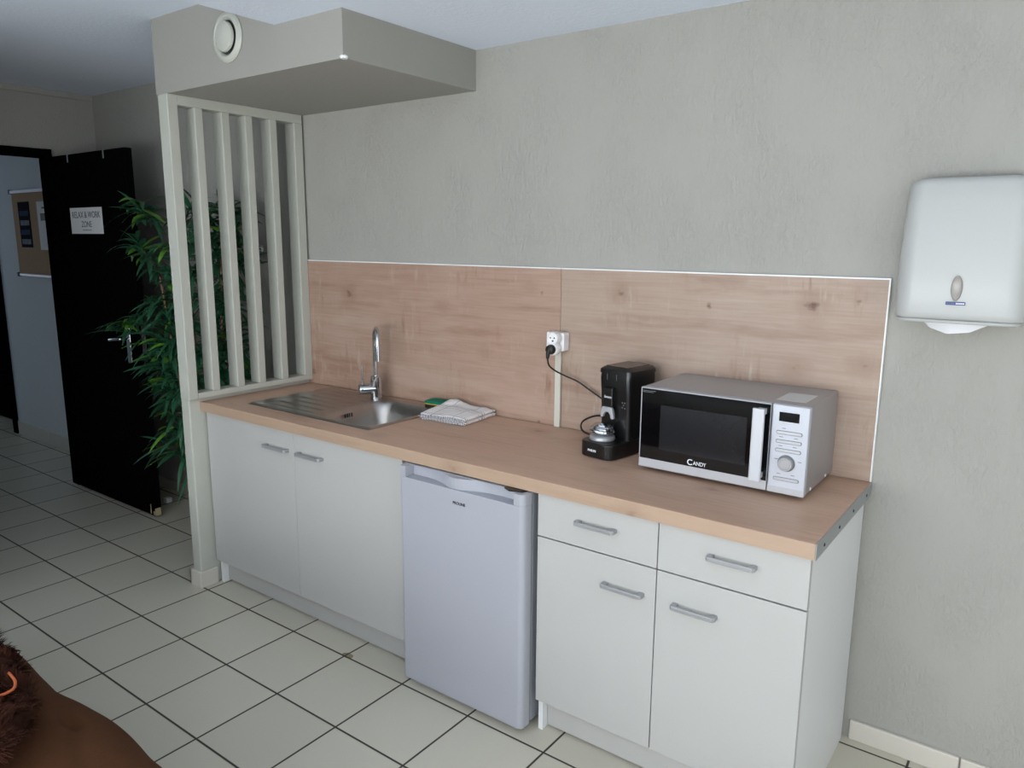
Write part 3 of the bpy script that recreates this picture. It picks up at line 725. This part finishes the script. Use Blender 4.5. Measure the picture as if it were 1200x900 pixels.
def towel():
    w, th = .205, .0058
    prof = []          # S-folded centre line: (x, z, length)
    lay = [.004, .0118, .0196, .0274]
    pts = []
    for k, z in enumerate(lay):
        xs = [-w/2+w*i/22 for i in range(23)]
        if k % 2: xs = xs[::-1]
        for i, x in enumerate(xs): pts.append((x, z))
        if k < len(lay)-1:
            s = 1 if k % 2 == 0 else -1
            zc = (z+lay[k+1])/2; rr = (lay[k+1]-z)/2
            for a in range(1, 6):
                an = -PI/2+PI*a/6; pts.append((s*(w/2+rr*math.cos(an)*1.2), zc+rr*math.sin(an)))
    bm = nb(); uv = bm.loops.layers.uv.new('UVMap'); N = 30; Ly = .215
    dist = [0]
    for a, b in zip(pts, pts[1:]): dist.append(dist[-1]+math.hypot(b[0]-a[0], b[1]-a[1]))
    V = []
    for i, (x, z) in enumerate(pts):
        row = []
        for j in range(N+1):
            y = -Ly/2+Ly*j/N
            h = z/.0274
            lump = .020*math.exp(-((x+.085)/.07)**2-((y-.085)/.07)**2)+.010*math.exp(-((x-.02)/.05)**2-((y+.02)/.09)**2)*0.6
            wav = .0035*noise.noise(Vector((x*14, y*16, z*40)))+.0025*noise.noise(Vector((x*40+3, y*30, z*90)))
            edge = .010*noise.noise(Vector((x*12, z*160, 5)))*(abs(y)/(Ly/2))**6*(1 if y > 0 else 1)
            drop = -.006*h*max(0, (abs(y)-.08)/.03)
            zz = max(.0032, z+h*(lump+drop)+wav*(.25+h))
            row.append(bm.verts.new((x+.004*noise.noise(Vector((y*20, z*60, 1))), y+edge, zz)))
        V.append(row)
    for i in range(len(V)-1):
        for j in range(N):
            f = bm.faces.new([V[i][j], V[i+1][j], V[i+1][j+1], V[i][j+1]])
            for lp, (a, b) in zip(f.loops, ((i, j), (i+1, j), (i+1, j+1), (i, j+1))): lp[uv].uv = (dist[a], Ly*b/N)
    return bm
o = obj('tea_towel', towel(), 'towel', smooth=True)
md_ = o.modifiers.new('Solidify', 'SOLIDIFY'); md_.thickness = .0052; md_.offset = 0
o.location = (1.095, -.135, .8466); o.rotation_euler = (0, 0, math.radians(4))
tag(o, 'white tea towel with thin dark check lines folded in layers on the worktop', 'tea towel')

# ------------------------------------------------------------------ paper towel dispenser
pd = thing('paper_towel_dispenser', 'white plastic paper towel dispenser on the wall above the right of the worktop', 'dispenser', (2.778, 0, 1.342))
bm = nb(); sec = []
for z, xl, xr, d, r in ((1.347, 2.634, 2.922, .122, .040), (1.352, 2.629, 2.927, .128, .042), (1.365, 2.627, 2.929, .131, .044), (1.45, 2.627, 2.928, .130, .046), (1.55, 2.628, 2.926, .124, .046), (1.65, 2.630, 2.921, .112, .046), (1.690, 2.633, 2.916, .103, .044), (1.702, 2.637, 2.911, .094, .042), (1.708, 2.648, 2.900, .078, .036)):
    q = rrect(xl, xr, -d, -.001, (r, r, .003, .003), 8)
    xm = (xl+xr)/2
    sec.append([(x, y-(.007*(1-((x-xm)/(xr-xm))**2) if y < -.05 else 0), z+(.006*(1-((x-xm)/(xr-xm))**2) if z > 1.68 else 0)) for x, y in q])
loft(bm, sec); hs = obj('housing', bm, 'white_plastic', pd, smooth=True)
def onface(z): return -.131-.007 if z < 1.42 else -.1375
bm = nb(); lathe(bm, [(0, .0), (1.0, .0), (1.08, .5), (1.0, 1.0), (.9, .7), (0, .6)], 30, Matrix.Translation((2.774, -.1362, 1.431)) @ Rp @ Matrix.Diagonal((.0118, .030, .003, 1))); obj('level_window', bm, 'smoke', pd, smooth=True, label='grey oval fill-level window')
lbk = obj('brand_label', BX(2.753, 2.797, -.1392, -.1370, 1.388, 1.3965), 'blue', pd)
bm = nb()
for k in range(5): box(bm, 2.776+k*.0040, 2.779+k*.0040, -.1396, -.1391, 1.3903, 1.3940)
obj('print', bm, 'ink_white', lbk)
bm = nb()
for k in range(4): box(bm, 2.7555+k*.0046, 2.759+k*.0046, -.1396, -.1391, 1.3903, 1.3938)
obj('print', bm, 'poster_photo', lbk)
bm = nb(); pts = [Vector((2.640, -.020, 1.3435)), Vector((2.638, -.09, 1.3435)), Vector((2.655, -.122, 1.344)), Vector((2.70, -.132, 1.344)), Vector((2.78, -.137, 1.344)), Vector((2.86, -.132, 1.344)), Vector((2.901, -.122, 1.344)), Vector((2.918, -.09, 1.3435)), Vector((2.916, -.02, 1.3435))]
tube(bm, spline(pts, 6), .0042, 8); obj('bottom_lip', bm, 'white_plastic', pd, smooth=True)
# folded sheet hanging out
bm = nb(); NXp = 26; rows = []
for j in range(7):
    t = j/6; row = []
    for i in range(NXp+1):
        u = i/NXp; x = 2.688+.178*u
        kn = [(0, 0), (.13, .62), (.40, 1.0), (.70, .80), (.90, .28), (1, 0)]
        for (u0, c0), (u1, c1) in zip(kn, kn[1:]):
            if u0 <= u <= u1: cut = .034*(c0+(c1-c0)*(u-u0)/(u1-u0)); break
        fold = .050*max(0, .40-u)+.006*max(0, u-.40)
        z = 1.3465-t*(.003+cut)
        y = -.100+fold*(.35+.65*t)+.002*math.sin(u*11)*t
        row.append(bm.verts.new((x+(.012*(.45-u))*t, y, z)))
    rows.append(row)
for a, b in zip(rows, rows[1:]):
    for i in range(NXp): bm.faces.new([a[i], a[i+1], b[i+1], b[i]])
o = obj('paper_towel', bm, 'paper'); base_at(o, (2.778, -.088, 1.315))
s_ = o.modifiers.new('Solidify', 'SOLIDIFY'); s_.thickness = .001
tag(o, 'white folded paper towel hanging out of the bottom of the dispenser', 'paper towel')

# ------------------------------------------------------------------ small things behind the screen
o = obj('door_stop', BX(-1.185, -1.145, -.165, -.13, 0, .032), 'edge_white', bevel=.007, seg=3); base_at(o, (-1.165, -.147, 0))
tag(o, 'small white door stop block on the floor behind the black door', 'door stop')
hk = thing('wall_hook', 'small white hook on the wall behind the slatted screen', 'hook', (-.323, 0, 1.48))
bm = nb(); prism(bm, rrect(-.338, -.310, 1.478, 1.508, .007), -.008, -.0005, 'y'); obj('hook_plate', bm, 'edge_white', hk, bevel=.002)
bm = nb(); tube(bm, spline([(-.324, -.007, 1.492), (-.324, -.022, 1.488), (-.324, -.026, 1.475), (-.324, -.020, 1.466)], 5), .005, 8); obj('hook_arm', bm, 'black_matt', hk, smooth=True)
o = obj('wall_cable', tube(nb(), spline([(-.62, -.006, 1.232), (-.5, -.006, 1.236), (-.38, -.006, 1.237)], 6), .005, 8), 'edge_white', smooth=True)
base_at(o, (-.5, -.006, 1.235)); tag(o, 'thin white cable running level along the wall behind the leafy plant', 'cable')

# ------------------------------------------------------------------ leafy plant
pt = thing('potted_bamboo_plant', 'tall leafy green bamboo-like plant in the corner between door and slatted screen', 'plant', (-.42, -.28, 0))
bm = nb(); lathe(bm, [(0, 0), (.105, 0), (.112, .01), (.135, .25), (.140, .27), (.128, .27), (.122, .245), (0, .245)], 32, Matrix.Translation((-.42, -.28, 0))); obj('pot', bm, 'pot', pt, smooth=True)
bm = nb(); lathe(bm, [(0, .258), (.06, .256), (.123, .250), (.123, .2455), (0, .2455)], 24, Matrix.Translation((-.42, -.28, 0))); obj('soil', bm, 'soil', pt, smooth=True)
canes = [[(-.44, -.30, .24), (-.47, -.31, .7), (-.50, -.30, 1.2), (-.52, -.29, 1.62)], [(-.38, -.26, .24), (-.36, -.25, .7), (-.33, -.24, 1.2), (-.30, -.24, 1.60)], [(-.42, -.33, .24), (-.52, -.34, .6), (-.62, -.34, .95), (-.70, -.34, 1.35)]]
CP = []
for c in canes:
    s = spline(c, 10); CP += s
    bm = nb(); tube(bm, s, [.012*(1-.5*i/len(s))*(1.12 if i % 4 == 0 else 1) for i in range(len(s))], 9); obj('cane', bm, 'cane', pt, smooth=True)
clusters = [(-0.83,-0.34,1.69),(-0.86,-0.3,1.66),(-0.85,-0.36,1.5),(-0.86,-0.3,1.45),(-0.68,-0.3,1.3),(-0.61,-0.33,1.24),(-0.83,-0.38,1.12),(-0.93,-0.43,1.09),(-0.78,-0.36,1.0),(-0.7,-0.34,0.94),(-0.6,-0.36,0.86),(-0.81,-0.3,0.87),(-0.69,-0.34,0.75),(-0.64,-0.34,0.66),(-0.78,-0.32,0.46),(-0.66,-0.34,0.45),(-0.44,-0.3,1.68),(-0.42,-0.26,1.67),(-0.33,-0.2,1.66),(-0.22,-0.22,1.66),(-0.16,-0.25,1.58),(-0.31,-0.32,1.58),(-0.42,-0.2,1.52),(-0.46,-0.3,1.5),(-0.22,-0.25,1.5),(-0.35,-0.28,1.44),(-0.21,-0.2,1.42),(-0.45,-0.3,1.38),(-0.34,-0.22,1.34),(-0.2,-0.26,1.28),(-0.47,-0.2,1.24),(-0.38,-0.32,1.28),(-0.2,-0.3,1.22),(-0.42,-0.34,1.13),(-0.42,-0.26,1.1),(-0.2,-0.25,1.12),(-0.37,-0.22,1.04),(-0.17,-0.3,1.05),(-0.43,-0.3,0.98),(-0.24,-0.26,0.95),(-0.31,-0.3,0.92),(-0.22,-0.22,0.9),(-0.4,-0.36,0.86),(-0.23,-0.3,0.85)]
clusters[16:16] = [(-.72,-.36,1.06),(-.66,-.36,1.02),(-.60,-.37,.98),(-.74,-.37,.90),(-.66,-.38,.92),(-.56,-.36,1.08),(-.60,-.36,1.16),(-.72,-.34,1.22),(-.58,-.34,1.36),(-.66,-.36,.82),(-.58,-.36,.76),(-.62,-.35,.58),(-.56,-.34,1.48)]
NL = 29
rnd = random.Random(5)
dark, young = nb(), nb()
def leaf_blade(bm, p, d, ln, wd, droop):
    d = d.normalized(); side = d.cross(Vector((0, 0, 1)))
    if side.length < .1: side = Vector((1, 0, 0))
    side.normalize(); side = (side + Vector((0, 0, rnd.uniform(-.5, .5)))).normalized()
    tip = p+d*ln-Vector((0, 0, droop*ln))
    for q in (tip, p.lerp(tip, .6)):
        if .83 < q.z < 1.035 and q.x < -.80 and q.y < -.25: return
    n = 6; prev = None
    for i in range(n+1):
        t = i/n
        c = p+d*ln*t+Vector((0, 0, -droop*ln*t*t))
        if c.y > -.015: c.y = -.015
        if c.x > -.03: c.x = -.03
        # keep clear of the open door leaf
        if c.x < -.925 and c.y > -.355: c.y = -.355 if p.y < -.31 else c.y
        if c.x < -.94 and c.y > -.355: c.x = -.94
        w = wd*math.sin(PI*min(1, t*.93+.05))**.8*(1-.25*t)
        if i == n: w = .0006
        upv = side.cross(d).normalized()
        cur = [bm.verts.new(c-side*w+upv*w*.25), bm.verts.new(c), bm.verts.new(c+side*w+upv*w*.25)]
        for v in cur: v.co.y = min(v.co.y, -.012); v.co.x = min(v.co.x, -.027)
        if prev:
            bm.faces.new([prev[0], prev[1], cur[1], cur[0]]); bm.faces.new([prev[1], prev[2], cur[2], cur[1]])
        prev = cur
for ci, c in enumerate(clusters):
    c = Vector(c)
    base = min((q for q in CP if q.z < c.z+.02), key=lambda q: (q-c).length+abs(q.z-(c.z-.12))*.6)
    axis = (c-base).normalized()
    twig = nb(); tube(twig, spline([base, base.lerp(c, .5)+Vector((0, 0, .02)), c], 4), .0028, 5)
    obj('twig', twig, 'twig', pt, smooth=True)
    ns = rnd.choice((13, 14, 15)) if ci >= NL else rnd.choice((14, 15, 16))
    for k in range(ns):
        a = 2*PI*k/ns+rnd.uniform(-.4, .4)
        q = Vector((math.cos(a), math.sin(a)*.75, rnd.uniform(-.35, .75)))
        d = axis*.55+q
        yb = rnd.random() < (.20 if ci < NL else .12)
        leaf_blade(young if yb else dark, c+Vector((0, 0, rnd.uniform(-.03, .03))), d, rnd.uniform(.11, .20), rnd.uniform(.012, .020), rnd.uniform(.15, .75))
    if ci >= NL or ci % 2:      # leaves along the twig
        for k in range(9):
            p = base.lerp(c, rnd.uniform(.2, .95))
            leaf_blade(dark, p, Vector((rnd.uniform(-1, 1), rnd.uniform(-1, .6), rnd.uniform(-.3, .6))), rnd.uniform(.11, .17), rnd.uniform(.010, .016), rnd.uniform(.3, .8))
obj('foliage', dark, 'leaf', pt, smooth=True)
obj('young_foliage', young, 'leaf_young', pt, smooth=True, label='brighter yellow-green leaves')

# ------------------------------------------------------------------ sofa corner and fur cushion
sf = thing('sofa', 'low brown suede padded sofa with rounded soft edges in the lower left corner', 'sofa', (.95, -2.2, 0))
def puff(q):
    w = noise.noise(Vector((q.x*2.6+.4, q.y*3, q.z*3)))*.020+noise.noise(Vector((q.x*7, q.y*7, q.z*7+2)))*.006
    pin = -.022*math.exp(-((q.x-.47)/.07)**2-((q.y-.37)/.035)**2)-.012*math.exp(-((q.x-.47-(q.y-.37)*.5)/.30)**2-((q.y-.36+.25*(q.x-.47))/.02)**2)
    k = Vector((q.x, q.y, q.z+(w+pin if q.z > 0 else 0)))
    k.y += w*.8 if q.y > .2 else 0
    return k
bm = nb(); NU, NV = 200, 130; GR = []
def sofa_top(a, b):
    """a, b in -1..1; puffy edge, soft undulation and one pinched tuft with folds"""
    x = .95+.95*math.sin(a*PI/2); y = -2.18+.56*math.sin(b*PI/2)
    u, v = (x-.95)/.95, (y+2.18)/.56
    k = max(0, 1-abs(u)**9-abs(v)**7)**(1/2.3)
    w = noise.noise(Vector((x*2.6, y*3, 1)))*.018+noise.noise(Vector((x*7, y*8, 3)))*.006
    dx, dy = x-1.36, y+1.75
    pin = .016*math.exp(-(dx/.045)**2-(dy/.014)**2)+.008*math.exp(-((dy+.30*dx)/.016)**2)*math.exp(-(dx/.16)**2)-.006*math.exp(-((dy+.30*dx+.05)/.03)**2)*math.exp(-(dx/.2)**2)
    y += (w*1.2+.008*math.sin(x*9))*max(0, v)**6
    return Vector((x, y, .24+.272*k+(w-pin)*min(1, k*1.4)))
for i in range(NU+1):
    GR.append([bm.verts.new(sofa_top(-1+2*i/NU, -1+2*j/NV)) for j in range(NV+1)])
for i in range(NU):
    for j in range(NV): bm.faces.new([GR[i][j], GR[i+1][j], GR[i+1][j+1], GR[i][j+1]])
obj('seat_cushion', bm, 'suede', sf, smooth=True)
bm = nb(); box(bm, .02, 1.88, -2.70, -1.68, .06, .245); obj('base', bm, 'suede', sf, bevel=.03, seg=3)
for x in (.12, 1.78):
    for y in (-2.6, -1.84):
        bm = nb(); lathe(bm, [(0, 0), (.02, 0), (.028, .06), (0, .06)], 14, Matrix.Translation((x, y, 0))); obj('leg', bm, 'foot', sf)
fc = thing('fur_cushion', 'dark brown shaggy cushion with orange piping lying on the brown sofa', 'cushion', (1.15, -2.0, .49))
Tc = Matrix.Translation((1.15, -1.99, .578)) @ Matrix.Rotation(math.radians(-9), 4, 'Z')
bm = nb(); superell(bm, (0, 0, 0), (.36, .215, .05), (2.6, 2.2), 60, 26)
bmesh.ops.transform(bm, matrix=Tc, verts=bm.verts)
tuft = nb(); rr = random.Random(9); bmesh.ops.recalc_face_normals(bm, faces=bm.faces); bm.normal_update()
faces = [f for f in bm.faces if f.normal.z > -.25]; area_ = [f.calc_area() for f in faces]
for f in rr.choices(faces, weights=area_, k=12000):
    q = f.calc_center_median()+Vector((rr.uniform(-.01, .01), rr.uniform(-.01, .01), rr.uniform(-.003, .003)))
    nn = Vector((noise.noise(q*16), noise.noise(q*16+Vector((7, 1, 3))), noise.noise(q*16+Vector((2, 9, 5)))))
    d = (f.normal*.6+nn*1.2).normalized(); ln = rr.uniform(.012, .026); s_v = d.orthogonal().normalized()*.0013
    a, b = tuft.verts.new(q-s_v), tuft.verts.new(q+s_v)
    m1 = q+d*ln*.6; m0, m2 = tuft.verts.new(m1-s_v*.8), tuft.verts.new(m1+s_v*.8)
    tip = tuft.verts.new(q+d*ln+nn*.008)
    tuft.faces.new([a, b, m2, m0]); tuft.faces.new([m0, m2, tip])
obj('cushion_cover', bm, 'fur', fc, smooth=True)
pile = obj('fur_pile', tuft, 'fur', fc); pile['kind'] = 'stuff'
arc = spline([(p[0], p[1]+.01, p[2]+.021) for p in ((1.27, -1.835, .600), (1.315, -1.84, .601), (1.345, -1.855, .601), (1.35, -1.885, .603), (1.32, -1.915, .606), (1.26, -1.95, .610), (1.15, -1.99, .612))], 8)
bm = nb(); tube(bm, arc, .0030, 8); obj('piping', bm, 'piping', fc, smooth=True, label='orange cord trim')

# ------------------------------------------------------------------ light: daylight through the windows, plus an added ceiling fill
def area(name, loc, rot, sx, sy, power, col):
    l = bpy.data.lights.new(name, 'AREA'); l.shape = 'RECTANGLE'; l.size = sx; l.size_y = sy; l.energy = power; l.color = col
    o = bpy.data.objects.new(name, l); C.objects.link(o); o.location = loc; o.rotation_euler = rot
    return o
SKYT, FILLT, PSKY, PFILL, PRT = 40, 60, 55, 120, 28
# sky light falls in from above, an added upward fill brightens the ceiling
area('daylight_sky', (2.3, HY+.32, 1.30), (PI/2-math.radians(SKYT), 0, 0), 4.0, 1.4, PSKY, (1.0, .975, .965))
area('ceiling_fill', (2.3, HY+.32, .95), (PI/2+math.radians(FILLT), 0, 0), 4.0, 1.2, PFILL, (.88, .94, 1.0))
area('daylight_right', (HX-.02, -2.5, 1.1), (PI/2, 0, PI/2), 2.3, 1.9, PRT, (.96, .98, 1.0))
area('daylight_corridor', (-5.58, -1.05, 1.45), (PI/2, 0, -PI/2), 1.0, 1.0, 5.4, (.74, .89, 1.0))
wd = bpy.data.worlds.new('world'); SC.world = wd; wd.use_nodes = True
bg = wd.node_tree.nodes['Background']
sky = wd.node_tree.nodes.new('ShaderNodeTexSky'); sky.sky_type = 'HOSEK_WILKIE'; sky.sun_direction = (.3, .5, .8); sky.turbidity = 4
wd.node_tree.links.new(sky.outputs[0], bg.inputs[0]); bg.inputs[1].default_value = .35

vs = SC.view_settings
vs.view_transform = 'Standard'; vs.look = 'None'; vs.exposure = 0.0; vs.gamma = 1.0; vs.use_curve_mapping = False
